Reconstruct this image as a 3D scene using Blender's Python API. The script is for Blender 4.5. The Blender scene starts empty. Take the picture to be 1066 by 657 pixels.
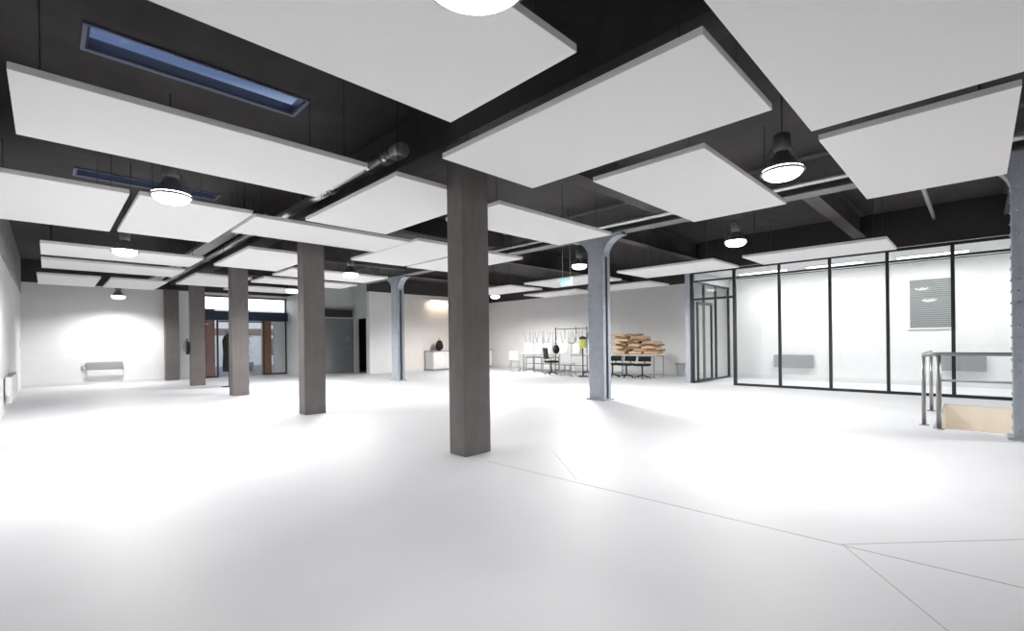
import bpy, bmesh, math, random
from mathutils import Vector, Matrix
R = math.radians
PI = math.pi
random.seed(7)
SC = bpy.context.scene
COL = SC.collection

# ------------------------------------------------------------------ render look
SC.view_settings.view_transform = 'Standard'
SC.view_settings.look = 'None'
SC.view_settings.exposure = 0.0
SC.view_settings.gamma = 1.0
SC.view_settings.use_curve_mapping = False
try:
    SC.cycles.use_denoising = True
    SC.cycles.max_bounces = 10
    SC.cycles.diffuse_bounces = 6
    SC.cycles.transparent_max_bounces = 16
    SC.cycles.sample_clamp_indirect = 6.0
    SC.cycles.caustics_reflective = False
    SC.cycles.caustics_refractive = False
except Exception:
    pass

# ------------------------------------------------------------------ materials
def mat(name, color, rough=0.5, metal=0.0, noise=0.0, nscale=20.0, bump=0.0, spec=0.5,
        emit=None, estr=0.0, coat=0.0, rnoise=0.0, stretch=(1, 1, 1)):
    m = bpy.data.materials.new(name)
    m.use_nodes = True
    nt = m.node_tree
    b = nt.nodes['Principled BSDF']
    b.inputs['Base Color'].default_value = (*color, 1)
    b.inputs['Roughness'].default_value = rough
    b.inputs['Metallic'].default_value = metal
    b.inputs['Specular IOR Level'].default_value = spec
    b.inputs['Coat Weight'].default_value = coat
    if emit:
        b.inputs['Emission Color'].default_value = (*emit, 1)
        b.inputs['Emission Strength'].default_value = estr
    if noise or bump or rnoise:
        tc = nt.nodes.new('ShaderNodeTexCoord')
        mp = nt.nodes.new('ShaderNodeMapping')
        mp.inputs['Scale'].default_value = stretch
        nt.links.new(tc.outputs['Object'], mp.inputs['Vector'])
        n = nt.nodes.new('ShaderNodeTexNoise')
        n.inputs['Scale'].default_value = nscale
        n.inputs['Detail'].default_value = 5
        nt.links.new(mp.outputs['Vector'], n.inputs['Vector'])
        if noise:
            r = nt.nodes.new('ShaderNodeValToRGB')
            r.color_ramp.elements[0].position = 0.3
            r.color_ramp.elements[1].position = 0.7
            r.color_ramp.elements[0].color = (*[max(0, c * (1 - noise)) for c in color], 1)
            r.color_ramp.elements[1].color = (*[min(1, c * (1 + noise)) for c in color], 1)
            nt.links.new(n.outputs['Fac'], r.inputs['Fac'])
            nt.links.new(r.outputs['Color'], b.inputs['Base Color'])
        if rnoise:
            mr = nt.nodes.new('ShaderNodeMapRange')
            mr.inputs['To Min'].default_value = max(0.02, rough - rnoise)
            mr.inputs['To Max'].default_value = rough + rnoise
            nt.links.new(n.outputs['Fac'], mr.inputs['Value'])
            nt.links.new(mr.outputs['Result'], b.inputs['Roughness'])
        if bump:
            bp = nt.nodes.new('ShaderNodeBump')
            bp.inputs['Strength'].default_value = bump
            bp.inputs['Distance'].default_value = 0.01
            nt.links.new(n.outputs['Fac'], bp.inputs['Height'])
            nt.links.new(bp.outputs['Normal'], b.inputs['Normal'])
    return m

def glass_mat(name, tint=(0.975, 0.985, 0.98), refl=1.0):
    m = bpy.data.materials.new(name)
    m.use_nodes = True
    nt = m.node_tree
    nt.nodes.clear()
    out = nt.nodes.new('ShaderNodeOutputMaterial')
    mix = nt.nodes.new('ShaderNodeMixShader')
    tr = nt.nodes.new('ShaderNodeBsdfTransparent')
    tr.inputs['Color'].default_value = (*tint, 1)
    gl = nt.nodes.new('ShaderNodeBsdfGlossy')
    gl.inputs['Roughness'].default_value = 0.0
    fr = nt.nodes.new('ShaderNodeLayerWeight')      # Schlick, the same from both sides of the pane
    fr.inputs['Blend'].default_value = 0.5
    pw = nt.nodes.new('ShaderNodeMath'); pw.operation = 'POWER'; pw.inputs[1].default_value = 5.0
    mu = nt.nodes.new('ShaderNodeMath'); mu.operation = 'MULTIPLY_ADD'
    mu.inputs[1].default_value = 0.9 * refl
    mu.inputs[2].default_value = 0.035 * refl
    nt.links.new(fr.outputs['Facing'], pw.inputs[0])
    nt.links.new(pw.outputs[0], mu.inputs[0])
    nt.links.new(mu.outputs[0], mix.inputs['Fac'])
    nt.links.new(tr.outputs[0], mix.inputs[1])
    nt.links.new(gl.outputs[0], mix.inputs[2])
    nt.links.new(mix.outputs[0], out.inputs['Surface'])
    return m

def brick_mat(name, c1, c2, mortar, scale=6.0):
    m = mat(name, c1, 0.85)
    nt = m.node_tree
    b = nt.nodes['Principled BSDF']
    tc = nt.nodes.new('ShaderNodeTexCoord')
    mp = nt.nodes.new('ShaderNodeMapping')
    mp.inputs['Rotation'].default_value = (R(90), 0, 0)
    nt.links.new(tc.outputs['Object'], mp.inputs['Vector'])
    br = nt.nodes.new('ShaderNodeTexBrick')
    br.inputs['Color1'].default_value = (*c1, 1)
    br.inputs['Color2'].default_value = (*c2, 1)
    br.inputs['Mortar'].default_value = (*mortar, 1)
    br.inputs['Scale'].default_value = scale
    nt.links.new(mp.outputs['Vector'], br.inputs['Vector'])
    nt.links.new(br.outputs['Color'], b.inputs['Base Color'])
    return m

M = dict(
    floor=mat('floor_epoxy', (0.62, 0.63, 0.655), 0.50, noise=0.03, nscale=1.3, rnoise=0.06, spec=0.26, coat=0.0),
    joint=mat('floor_joint', (0.36, 0.36, 0.37), 0.6),
    wall=mat('wall_white', (0.80, 0.80, 0.80), 0.7, noise=0.02, nscale=3, bump=0.05),
    walltex=mat('wall_white_rough', (0.78, 0.78, 0.78), 0.8, noise=0.05, nscale=6, bump=0.25),
    warmlit=mat('wall_warmlit', (0.80, 0.76, 0.72), 0.7, noise=0.02, nscale=3),  # white wall with the warm lamplight put into its base colour
    greywall=mat('wall_pale_grey', (0.60, 0.62, 0.62), 0.7, noise=0.03, nscale=3),
    dark=mat('ceiling_dark', (0.040, 0.035, 0.034), 0.75, noise=0.25, nscale=2.5, bump=0.3),
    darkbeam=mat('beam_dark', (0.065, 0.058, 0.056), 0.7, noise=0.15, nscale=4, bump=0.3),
    deepdark=mat('bulkhead_dark', (0.014, 0.012, 0.012), 0.75, noise=0.2, nscale=3),  # blacker than the ceiling: the weaker light here is in the colour
    steelbeam=mat('beam_steel', (0.16, 0.155, 0.155), 0.5, noise=0.12, nscale=6, bump=0.1),
    concrete=mat('column_concrete', (0.135, 0.122, 0.118), 0.75, noise=0.12, nscale=9, bump=0.5, stretch=(1, 1, 0.35)),
    steelcol=mat('column_steel', (0.38, 0.41, 0.46), 0.45, noise=0.08, nscale=8, bump=0.15),
    panel=mat('panel_white', (0.89, 0.875, 0.86), 0.8, noise=0.01, nscale=30, bump=0.04),
    paneledge=mat('panel_edge', (0.62, 0.61, 0.60), 0.7),
    wire=mat('wire', (0.03, 0.03, 0.03), 0.5, metal=0.3),
    galv=mat('galvanised', (0.62, 0.62, 0.61), 0.28, metal=0.9, noise=0.12, nscale=25),
    galvdark=mat('galvanised_dull', (0.42, 0.42, 0.42), 0.5, metal=0.7, noise=0.15, nscale=12),
    black=mat('frame_black', (0.012, 0.013, 0.014), 0.4),
    blackplastic=mat('black_plastic', (0.015, 0.015, 0.016), 0.55),
    blackcloth=mat('black_cloth', (0.012, 0.012, 0.013), 0.95, bump=0.4, nscale=30),
    lampbody=mat('lamp_body', (0.20, 0.20, 0.21), 0.4, metal=0.5),
    lens=mat('lamp_lens', (0.9, 0.9, 0.9), 0.3, emit=(1.0, 0.99, 0.97), estr=9.0),
    tube=mat('tube_light', (0.9, 0.9, 0.9), 0.3, emit=(1.0, 1.0, 1.0), estr=3.0),
    warmtube=mat('warm_light', (0.9, 0.85, 0.75), 0.3, emit=(1.0, 0.80, 0.62), estr=2.0),
    rail=mat('rail_steel', (0.30, 0.30, 0.31), 0.35, metal=0.6),
    beige=mat('stair_beige', (0.74, 0.68, 0.60), 0.8, noise=0.05, nscale=4, bump=0.1),
    step=mat('stair_step', (0.45, 0.42, 0.38), 0.7),
    radgrey=mat('radiator_grey', (0.30, 0.31, 0.32), 0.5),
    radwhite=mat('radiator_white', (0.72, 0.72, 0.72), 0.5),
    shutter=mat('shutter_grey', (0.23, 0.24, 0.24), 0.5),
    shadeband=mat('wall_shade_grey', (0.30, 0.30, 0.30), 0.85, noise=0.2, nscale=5, bump=0.4),
    doorgrey=mat('door_grey', (0.17, 0.185, 0.195), 0.5, noise=0.04, nscale=3),
    navy=mat('navy_box', (0.008, 0.016, 0.045), 0.5),
    wood=mat('wood_orange', (0.30, 0.15, 0.08), 0.55, noise=0.2, nscale=8, stretch=(6, 6, 1)),
    ply=mat('plywood_tan', (0.62, 0.42, 0.24), 0.5, noise=0.18, nscale=9, stretch=(1, 6, 6)),
    plydark=mat('plywood_brown', (0.30, 0.17, 0.09), 0.5, noise=0.2, nscale=9, stretch=(1, 6, 6)),
    white=mat('white_plastic', (0.80, 0.80, 0.80), 0.4),
    tabletop=mat('table_white', (0.80, 0.80, 0.79), 0.4),
    chrome=mat('chair_chrome', (0.45, 0.45, 0.45), 0.3, metal=0.9),
    yellow=mat('yellow_green', (0.58, 0.62, 0.16), 0.6),
    bluesign=mat('pale_blue_sign', (0.25, 0.62, 0.80), 0.4, emit=(0.3, 0.72, 0.95), estr=0.45),
    glass=glass_mat('pane_glass'),
    skyglass=glass_mat('skylight_glass', (0.85, 0.9, 0.97), 0.4),
    brick=brick_mat('brick_red', (0.36, 0.13, 0.09), (0.27, 0.10, 0.07), (0.42, 0.36, 0.32), 5.0),
    facade=mat('facade_white', (0.74, 0.76, 0.78), 0.85, noise=0.06, nscale=3),
    facadeband=mat('facade_band', (0.22, 0.17, 0.15), 0.8),
    facadeglass=mat('facade_glass', (0.16, 0.20, 0.23), 0.12),
    street=mat('street_grey', (0.42, 0.42, 0.43), 0.9, noise=0.1, nscale=6),
    navytrim=mat('skylight_frame', (0.02, 0.024, 0.05), 0.5),
    skytrim=mat('skylight_trim', (0.16, 0.18, 0.26), 0.5),
    leaf=mat('leaf_green', (0.07, 0.12, 0.06), 0.7, noise=0.3, nscale=12),
)

# ------------------------------------------------------------------ mesh helpers
class MB:
    def __init__(s):
        s.bm = bmesh.new()
    def box(s, x0, x1, y0, y1, z0, z1, mi=0):
        v = [s.bm.verts.new(p) for p in ((x0, y0, z0), (x1, y0, z0), (x1, y1, z0), (x0, y1, z0),
                                          (x0, y0, z1), (x1, y0, z1), (x1, y1, z1), (x0, y1, z1))]
        for q in ((3, 2, 1, 0), (4, 5, 6, 7), (0, 1, 5, 4), (1, 2, 6, 5), (2, 3, 7, 6), (3, 0, 4, 7)):
            f = s.bm.faces.new([v[i] for i in q]); f.material_index = mi
        return s
    def cbox(s, c, d, mi=0):
        return s.box(c[0]-d[0]/2, c[0]+d[0]/2, c[1]-d[1]/2, c[1]+d[1]/2, c[2]-d[2]/2, c[2]+d[2]/2, mi)
    def tube(s, pts, r, n=10, mi=0, smooth=True):
        pts = [Vector(p) for p in pts]
        rs = r if isinstance(r, (list, tuple)) else [r] * len(pts)
        rings = []
        prev = None
        for i, p in enumerate(pts):
            a = pts[max(i-1, 0)]; b = pts[min(i+1, len(pts)-1)]
            t = (b - a).normalized()
            if prev is None:
                up = Vector((0, 0, 1)) if abs(t.z) < 0.9 else Vector((1, 0, 0))
                u = t.cross(up).normalized()
            else:
                u = (prev - t * prev.dot(t)).normalized()
            prev = u
            w = t.cross(u)
            rings.append([s.bm.verts.new(p + (u * math.cos(2*PI*k/n) + w * math.sin(2*PI*k/n)) * rs[i]) for k in range(n)])
        for i in range(len(rings)-1):
            for k in range(n):
                f = s.bm.faces.new((rings[i][k], rings[i][(k+1) % n], rings[i+1][(k+1) % n], rings[i+1][k]))
                f.smooth = smooth; f.material_index = mi
        for rg, rev in ((rings[0], True), (rings[-1], False)):
            f = s.bm.faces.new(list(reversed(rg)) if rev else rg); f.material_index = mi
        return s
    def lathe(s, prof, c=(0, 0, 0), n=24, mi=0, smooth=True):
        rings = []
        for r, z in prof:
            if r < 1e-5:
                rings.append([s.bm.verts.new((c[0], c[1], c[2]+z))])
            else:
                rings.append([s.bm.verts.new((c[0]+r*math.cos(2*PI*k/n), c[1]+r*math.sin(2*PI*k/n), c[2]+z)) for k in range(n)])
        for a, b in zip(rings, rings[1:]):
            for k in range(n):
                A, A2 = a[k % len(a)], a[(k+1) % len(a)]
                B, B2 = b[k % len(b)], b[(k+1) % len(b)]
                vs = []
                for q in (A, A2, B2, B):
                    if q not in vs: vs.append(q)
                if len(vs) >= 3:
                    f = s.bm.faces.new(vs); f.smooth = smooth; f.material_index = mi
        return s
    def prism(s, poly, axis, a, b, mi=0):
        def P(u, v, w):
            return (w, u, v) if axis == 'x' else ((u, w, v) if axis == 'y' else (u, v, w))
        A = [s.bm.verts.new(P(u, v, a)) for u, v in poly]
        B = [s.bm.verts.new(P(u, v, b)) for u, v in poly]
        n = len(poly)
        fs = [s.bm.faces.new(A), s.bm.faces.new(list(reversed(B)))]
        for i in range(n):
            fs.append(s.bm.faces.new((A[i], B[i], B[(i+1) % n], A[(i+1) % n])))
        for f in fs: f.material_index = mi
        return s
    def ball(s, c, r, sx=1, sy=1, sz=1, sub=2, jitter=0.0, seed=1):
        rr = random.Random(seed)
        res = bmesh.ops.create_icosphere(s.bm, subdivisions=sub, radius=r)
        for v in res['verts']:
            k = 1 + rr.uniform(-jitter, jitter)
            v.co = Vector((c[0] + v.co.x*sx*k, c[1] + v.co.y*sy*k, c[2] + v.co.z*sz*k))
            for f in v.link_faces: f.smooth = True
        return s
    def sheet(s, fn, nu, nv, th, mi=0):
        top = [[Vector(fn(i/nu, j/nv)) for j in range(nv+1)] for i in range(nu+1)]
        def nrm(i, j):
            a = top[min(i+1, nu)][j] - top[max(i-1, 0)][j]
            b = top[i][min(j+1, nv)] - top[i][max(j-1, 0)]
            return a.cross(b).normalized()
        V0 = [[s.bm.verts.new(top[i][j]) for j in range(nv+1)] for i in range(nu+1)]
        V1 = [[s.bm.verts.new(top[i][j] - nrm(i, j)*th) for j in range(nv+1)] for i in range(nu+1)]
        for i in range(nu):
            for j in range(nv):
                f = s.bm.faces.new((V0[i][j], V0[i+1][j], V0[i+1][j+1], V0[i][j+1])); f.smooth = True; f.material_index = mi
                f = s.bm.faces.new((V1[i][j], V1[i][j+1], V1[i+1][j+1], V1[i+1][j])); f.smooth = True; f.material_index = mi
        for i in range(nu):
            s.bm.faces.new((V0[i][0], V1[i][0], V1[i+1][0], V0[i+1][0])).material_index = mi
            s.bm.faces.new((V0[i+1][nv], V1[i+1][nv], V1[i][nv], V0[i][nv])).material_index = mi
        for j in range(nv):
            s.bm.faces.new((V0[0][j+1], V1[0][j+1], V1[0][j], V0[0][j])).material_index = mi
            s.bm.faces.new((V0[nu][j], V1[nu][j], V1[nu][j+1], V0[nu][j+1])).material_index = mi
        return s
    def build(s, name, m, parent=None, bevel=0.0, loc=None):
        me = bpy.data.meshes.new(name)
        bmesh.ops.recalc_face_normals(s.bm, faces=s.bm.faces)
        s.bm.to_mesh(me); s.bm.free()
        for mm in (m if isinstance(m, (list, tuple)) else [m]):
            me.materials.append(mm)
        o = bpy.data.objects.new(name, me)
        COL.objects.link(o)
        if parent: o.parent = parent
        if loc: o.location = loc
        if bevel:
            md = o.modifiers.new('bevel', 'BEVEL')
            md.width = bevel; md.segments = 2; md.limit_method = 'ANGLE'; md.angle_limit = R(40)
        return o

def tag(o, label=None, cat=None, group=None, kind=None):
    if label: o['label'] = label
    if cat: o['category'] = cat
    if group: o['group'] = group
    if kind: o['kind'] = kind
    return o

def thing(name, label, cat, loc=(0, 0, 0), rz=0, group=None, kind='thing'):
    o = bpy.data.objects.new(name, None)
    o.empty_display_size = 0.1
    COL.objects.link(o)
    o.location = loc; o.rotation_euler = (0, 0, rz)
    return tag(o, label, cat, group, kind)

def struct(o, label=None, cat=None):
    return tag(o, label, cat, None, 'structure')

def copy_tree(o, parent=None):
    c = o.copy(); COL.objects.link(c)
    if parent: c.parent = parent
    for ch in [x for x in o.children]:
        copy_tree(ch, c)
    return c

# ------------------------------------------------------------------ the shell
CEIL = 3.9
XL, XR = -0.57, 15.5          # left wall, far right wall
YB, YF = 20.3, -4.0           # far wall, wall behind the camera
YC = 17.2                     # warm-lit wall
YD = 18.6                     # wall with the grey door

# floor with the stair well left open
WX0, WX1, WY0, WY1 = 8.38, 11.55, -3.2, 0.45
fl = MB()
fl.box(XL-.2, WX0, YF-.2, YB+.2, -0.25, 0)
fl.box(WX0, WX1, WY1, YB+.2, -0.25, 0)
fl.box(WX0, WX1, YF-.2, WY0, -0.25, 0)
fl.box(WX1, XR+.2, YF-.2, YB+.2, -0.25, 0)
struct(fl.build('floor', M['floor']))

def strip(name, a, b, w=0.012):
    a = Vector((*a, 0)); b = Vector((*b, 0))
    d = (b-a).normalized(); n = Vector((-d.y, d.x, 0)) * w / 2
    m = MB()
    vs0 = [m.bm.verts.new(p + Vector((0, 0, 0.0002))) for p in (a+n, b+n, b-n, a-n)]
    vs1 = [m.bm.verts.new(p + Vector((0, 0, 0.0012))) for p in (a+n, b+n, b-n, a-n)]
    m.bm.faces.new(vs1); m.bm.faces.new(list(reversed(vs0)))
    for i in range(4):
        m.bm.faces.new((vs0[i], vs0[(i+1) % 4], vs1[(i+1) % 4], vs1[i]))
    return struct(m.build(name, M['joint']))
strip('trim_1', (3.17, 3.55), (3.36, -0.9), 0.009)
strip('trim_2', (3.275, 2.5), (3.95, 3.34), 0.005)
strip('trim_3', (3.31, 0.58), (4.6, -0.62), 0.005)
strip('trim_4', (3.31, 0.58), (2.3, -0.13), 0.005)

# ceiling slab with two long skylight openings
SK = [(0.26, 2.04, 5.19, 5.60), (0.33, 2.18, 9.5, 9.86)]
cl = MB()
cx0, cx1 = SK[0][0]-.0, 2.18
xs0, xs1 = 0.26, 2.18
T = CEIL + 0.085
cl.box(XL-.2, xs0, YF-.2, YB+.2, CEIL, T)
cl.box(xs1, XR+.2, YF-.2, YB+.2, CEIL, T)
cl.box(xs0, xs1, YF-.2, SK[0][2], CEIL, T)
cl.box(SK[0][1], xs1, SK[0][2], SK[0][3], CEIL, T)
cl.box(xs0, xs1, SK[0][3], SK[1][2], CEIL, T)
cl.box(xs0, SK[1][0], SK[1][2], SK[1][3], CEIL, T)
cl.box(xs0, xs1, SK[1][3], YB+.2, CEIL, T)
struct(cl.build('ceiling', M['dark']))
for i, (a, b, c, d) in enumerate(SK):
    w = thing('window_%d' % (i+1), None, None, ((a+b)/2, (c+d)/2, CEIL), kind='structure')
    def loc(x0, x1, y0, y1, z0, z1):
        return (x0-(a+b)/2, x1-(a+b)/2, y0-(c+d)/2, y1-(c+d)/2, z0-CEIL, z1-CEIL)
    f = MB()
    t = 0.02
    zt = CEIL + 0.085
    f.box(*loc(a, b, d-t, d, CEIL-.005, zt)); f.box(*loc(a, b, c, c+t, CEIL-.005, zt))
    f.box(*loc(a, a+t, c+t, d-t, CEIL-.005, zt)); f.box(*loc(b-t, b, c+t, d-t, CEIL-.005, zt))
    f.build('window_frame', M['navytrim'], w)
    f = MB()
    f.box(*loc(a-.03, b+.03, d, d+.05, CEIL-.022, CEIL-.001)); f.box(*loc(a-.03, b+.03, c-.025, c, CEIL-.022, CEIL-.001))
    f.box(*loc(a-.03, a, c, d, CEIL-.022, CEIL-.001)); f.box(*loc(b, b+.03, c, d, CEIL-.022, CEIL-.001))
    f.build('window_trim', M['skytrim'], w)
    f = MB(); f.box(*loc(a+t, b-t, c+t, d-t, zt-.03, zt-.022))
    f.build('pane', M['skyglass'], w)

# walls
struct(MB().box(XL-.2, XL, YF-.2, YB+.2, 0, CEIL).build('wall_left', M['walltex']))
struct(MB().box(XL, XR+.2, YF-.2, YF, 0, CEIL).build('wall_behind', M['wall']))
WZ = 3.2
FR = M['dark']
# far wall left of the entrance, with its dark upper band
w = MB(); w.box(XL, 4.12, YB, YB+.2, 0, WZ, 0); w.box(XL, 4.12, YB, YB+.2, WZ, CEIL, 1)
struct(w.build('wall_back', [M['wall'], FR]))
w = MB(); w.box(4.12, 7.04, YB, YB+.2, 3.1, WZ, 0); w.box(4.12, 7.04, YB, YB+.2, WZ, CEIL, 1)
struct(w.build('wall_above_entrance', [M['wall'], FR]))
# return beside the entrance, door wall, return with the dark doorway
w = MB(); w.box(7.04, 7.24, YD, YB+.2, 0, WZ, 0); w.box(7.04, 7.24, YD, YB+.2, WZ, CEIL, 1)
struct(w.build('wall_entrance_side', [M['wall'], FR]))
w = MB()
w.box(7.24, 7.86, YD, YD+.2, 0, 2.26); w.box(9.14, 9.3, YD, YD+.2, 0, 2.26); w.box(7.24, 9.3, YD, YD+.2, 2.26, CEIL)
struct(w.build('wall_door', M['greywall']))
w = MB()
w.box(9.12, 9.3, YC+.2, YC+.28, 0, CEIL); w.box(9.12, 9.3, YD-.15, YD, 0, CEIL); w.box(9.12, 9.3, YC+.28, YD-.15, 2.25, CEIL)
struct(w.build('wall_doorway', M['greywall']))
w = MB(); w.box(9.12, 10.6, YC, YC+.2, 0, 3.3, 0); w.box(9.12, 10.6, YC, YC+.2, 3.3, CEIL, 1)
struct(w.build('wall_corner_block', [M['wall'], FR]))
w = MB(); w.box(10.6, XR, YC, YC+.2, 0, 3.3, 0); w.box(10.6, XR, YC, YC+.2, 3.3, CEIL, 1)
struct(w.build('wall_warmlit', [M['warmlit'], FR]))
# dark cupboard space behind the doorway
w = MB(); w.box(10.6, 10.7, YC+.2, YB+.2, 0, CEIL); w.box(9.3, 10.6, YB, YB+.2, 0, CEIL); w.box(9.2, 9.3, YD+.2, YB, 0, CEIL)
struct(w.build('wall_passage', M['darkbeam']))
w = MB(); w.box(XR, XR+.2, 5.65, YC+.2, 0, 3.14, 0); w.box(XR, XR+.2, 5.65, YC+.2, 3.14, CEIL, 1); w.box(XR, XR+.2, YF-.2, 5.65, 0, 3.1, 0); w.box(XR, XR+.2, YF-.2, 5.65, 3.1, CEIL, 1)
struct(w.build('wall_right', [M['wall'], FR]))
# skirtings
struct(MB().box(XL, 2.9, YB-.015, YB, 0, .09).build('baseboard_back', M['radwhite']))
struct(MB().box(XR-.015, XR, 5.7, YC-.001, 0, .10).build('baseboard_right', M['radwhite']))
struct(MB().box(10.6, XR-.02, YC-.015, YC, 0, .10).build('baseboard_warmlit', M['radwhite']))
struct(MB().box(XR-.015, XR, YF, 5.58, 0, .12).build('baseboard_office', M['radwhite']))
# office ceiling and the dark bulkhead over its glass front
struct(MB().box(12.86, XR, YF, 5.6, 3.12, 3.2).build('ceiling_office', M['wall']))
struct(MB().box(12.76, 12.86, YF, 5.6, 3.12, CEIL).build('wall_bulkhead', M['deepdark']))

# stair well
sw = MB()
sw.box(WX0-.1, WX0, WY0-.1, WY1+.1, -2.8, -0.25); sw.box(WX1, WX1+.1, WY0-.1, WY1+.1, -2.8, -0.25)
sw.box(WX0, WX1, WY1, WY1+.1, -2.8, -0.25); sw.box(WX0, WX1, WY0-.1, WY0, -2.8, -0.25)
struct(sw.build('wall_stairwell', M['beige']))
sw = MB()
sw.box(WX1-.02, WX1-.001, WY0, WY1, -0.6, -0.03); sw.box(WX0+.001, WX1-.02, WY1-.02, WY1-.001, -0.6, -0.03)
struct(sw.build('trim_5', M['beige']))
struct(MB().box(WX0, WX1, WY0, WY1, -2.9, -2.8).build('floor_lower', M['step']))
st = MB()
for i in range(13):
    st.box(WX0+.25+i*.21, WX0+.25+(i+1)*.21+.02, -3.1, -2.0, -2.8, -0.2-i*.185)
tag(st.build('staircase', M['step']), 'flight of grey steps going down inside the railed stair opening', 'staircase', None, 'thing')

# ------------------------------------------------------------------ beams and columns
struct(MB().box(3.10, 3.46, YF, YB, 3.38, CEIL).build('beam_concrete', M['darkbeam']))
for i, y in enumerate((3.85, 8.2, 12.6, 16.8)):
    struct(MB().box(3.46, 7.92, y, y+.27, 3.5, CEIL).build('beam_cross', M['darkbeam']))
def ibeam_y(m, xc, y0, y1, z0, z1, w, tf=.025, tw=.02):
    m.box(xc-w/2, xc+w/2, y0, y1, z0, z0+tf); m.box(xc-w/2, xc+w/2, y0, y1, z1-tf, z1)
    m.box(xc-tw/2, xc+tw/2, y0, y1, z0+tf, z1-tf)
def ibeam_x(m, yc, x0, x1, z0, z1, w, tf=.02, tw=.015):
    m.box(x0, x1, yc-w/2, yc+w/2, z0, z0+tf); m.box(x0, x1, yc-w/2, yc+w/2, z1-tf, z1)
    m.box(x0, x1, yc-tw/2, yc+tw/2, z0+tf, z1-tf)
m = MB(); ibeam_y(m, 8.09, YF, YC, 3.36, CEIL, .30); struct(m.build('beam_steel', M['steelbeam']))
for y, z in ((5.53, 3.42), (1.85, 3.42), (-0.46, 3.5), (9.3, 3.42), (13.4, 3.42)):
    m = MB(); ibeam_x(m, y, 8.25, 12.76 if y < 5 else XR, z, CEIL, .22); struct(m.build('beam_joist', M['darkbeam']))

CONC = [((3.12, 3.85), 'nearest dark square concrete column standing in the middle of the floor'),
        ((3.12, 8.18), 'second dark concrete column from the camera, largest after the central one'),
        ((3.12, 12.6), 'third dark concrete column from the camera, in front of the entrance glass'),
        ((3.06, 16.75), 'fourth dark concrete column, left of the blue bar over the entrance')]
for (x, y), lab in CONC:
    m = MB()
    m.box(0, .37, 0, .27, 0, 3.378)
    o = m.build('concrete_column', M['concrete'], None, bevel=.012, loc=(x, y, 0))
    tag(o, lab, 'column', 'dark concrete columns', 'thing')
o = MB().box(0, .40, 0, .24, 0, 3.198).build('concrete_column', M['concrete'], None, bevel=.012, loc=(2.92, 20.055, 0))
tag(o, 'dark concrete pier against the far white wall, right of the wall heater', 'column', 'dark concrete columns', 'thing')

def steel_column(x, y, lab, top=3.355):
    t = thing('steel_column', lab, 'column', (x, y, 0), 0, 'riveted steel columns')
    W, D, tf = .36, .24, .018
    m = MB()
    for s in (-1, 1):
        m.box(s*D/2-tf/2, s*D/2+tf/2, -W/2, W/2, .03, top)
    m.box(-D/2+tf/2, D/2-tf/2, -.02, .02, .03, top)
    for s in (-1, 1):                                    # corner angles closing the section
        for q in (-1, 1):
            m.box(s*(D/2-tf/2) if s < 0 else D/2-tf/2-.07, -(D/2-tf/2)+.07 if s < 0 else D/2-tf/2, q*W/2-(.014 if q > 0 else 0), q*W/2+(0 if q > 0 else .014), .03, top)
    z = .12
    while z < top - .1:
        for q in (-1, 1):
            for s in (-1, 1):
                m.ball((s*(D/2-.04), q*W/2, z), .016, sub=1)
                m.ball((s*(D/2+tf/2), q*(W/2-.05), z), .016, sub=1)
        z += .135
    m.build('shaft', M['steelcol'], t)
    m = MB()
    m.box(-D/2-.05, D/2+.05, -W/2-.05, W/2+.05, 0, .03)
    m.build('base_plate', M['steelcol'], t)
    # curved brackets spreading along the beam
    for q in (-1, 1):
        m = MB()
        poly = [(q*W/2, top)]
        poly.append((q*(W/2+.42), top)); poly.append((q*(W/2+.42), top-.05))
        for k in range(1, 9):
            a = k/8*PI/2
            poly.append((q*(W/2+.42-.42*math.sin(a)), top-.05-.38*(1-math.cos(a))))
        for xx in (-.10, .10):
            m.prism(poly, 'x', xx-.012, xx+.012)
        # soffit strip of the bracket
        prev = None
        pts = poly[2:]
        for (a0, b0), (a1, b1) in zip(pts, pts[1:]):
            v = [m.bm.verts.new(p) for p in ((-.11, a0, b0), (.11, a0, b0), (.11, a1, b1), (-.11, a1, b1),
                                            (-.11, a0, b0+.015), (.11, a0, b0+.015), (.11, a1, b1+.015), (-.11, a1, b1+.015))]
            for f in ((0, 1, 2, 3), (7, 6, 5, 4), (0, 4, 5, 1), (1, 5, 6, 2), (2, 6, 7, 3), (3, 7, 4, 0)):
                m.bm.faces.new([v[i] for i in f])
        m.build('bracket', M['steelcol'], t)
    return t
steel_column(8.08, 5.535, 'blue grey steel column with flared top in front of the stacked furniture')
steel_column(8.12, -0.46, 'riveted blue grey steel column at the right edge beside the stair railing')
steel_column(8.08, 13.35, 'pale grey steel column standing before the white wall right of the grey door')

# slim post at the office corner
o = MB().box(-.07, .07, -.07, .07, 0, 3.3).build('office_post', M['steelcol'], None, bevel=.01, loc=(12.81, 5.78, 0))
tag(o, 'slim grey steel post at the open glass office door', 'post', None, 'thing')

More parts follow.
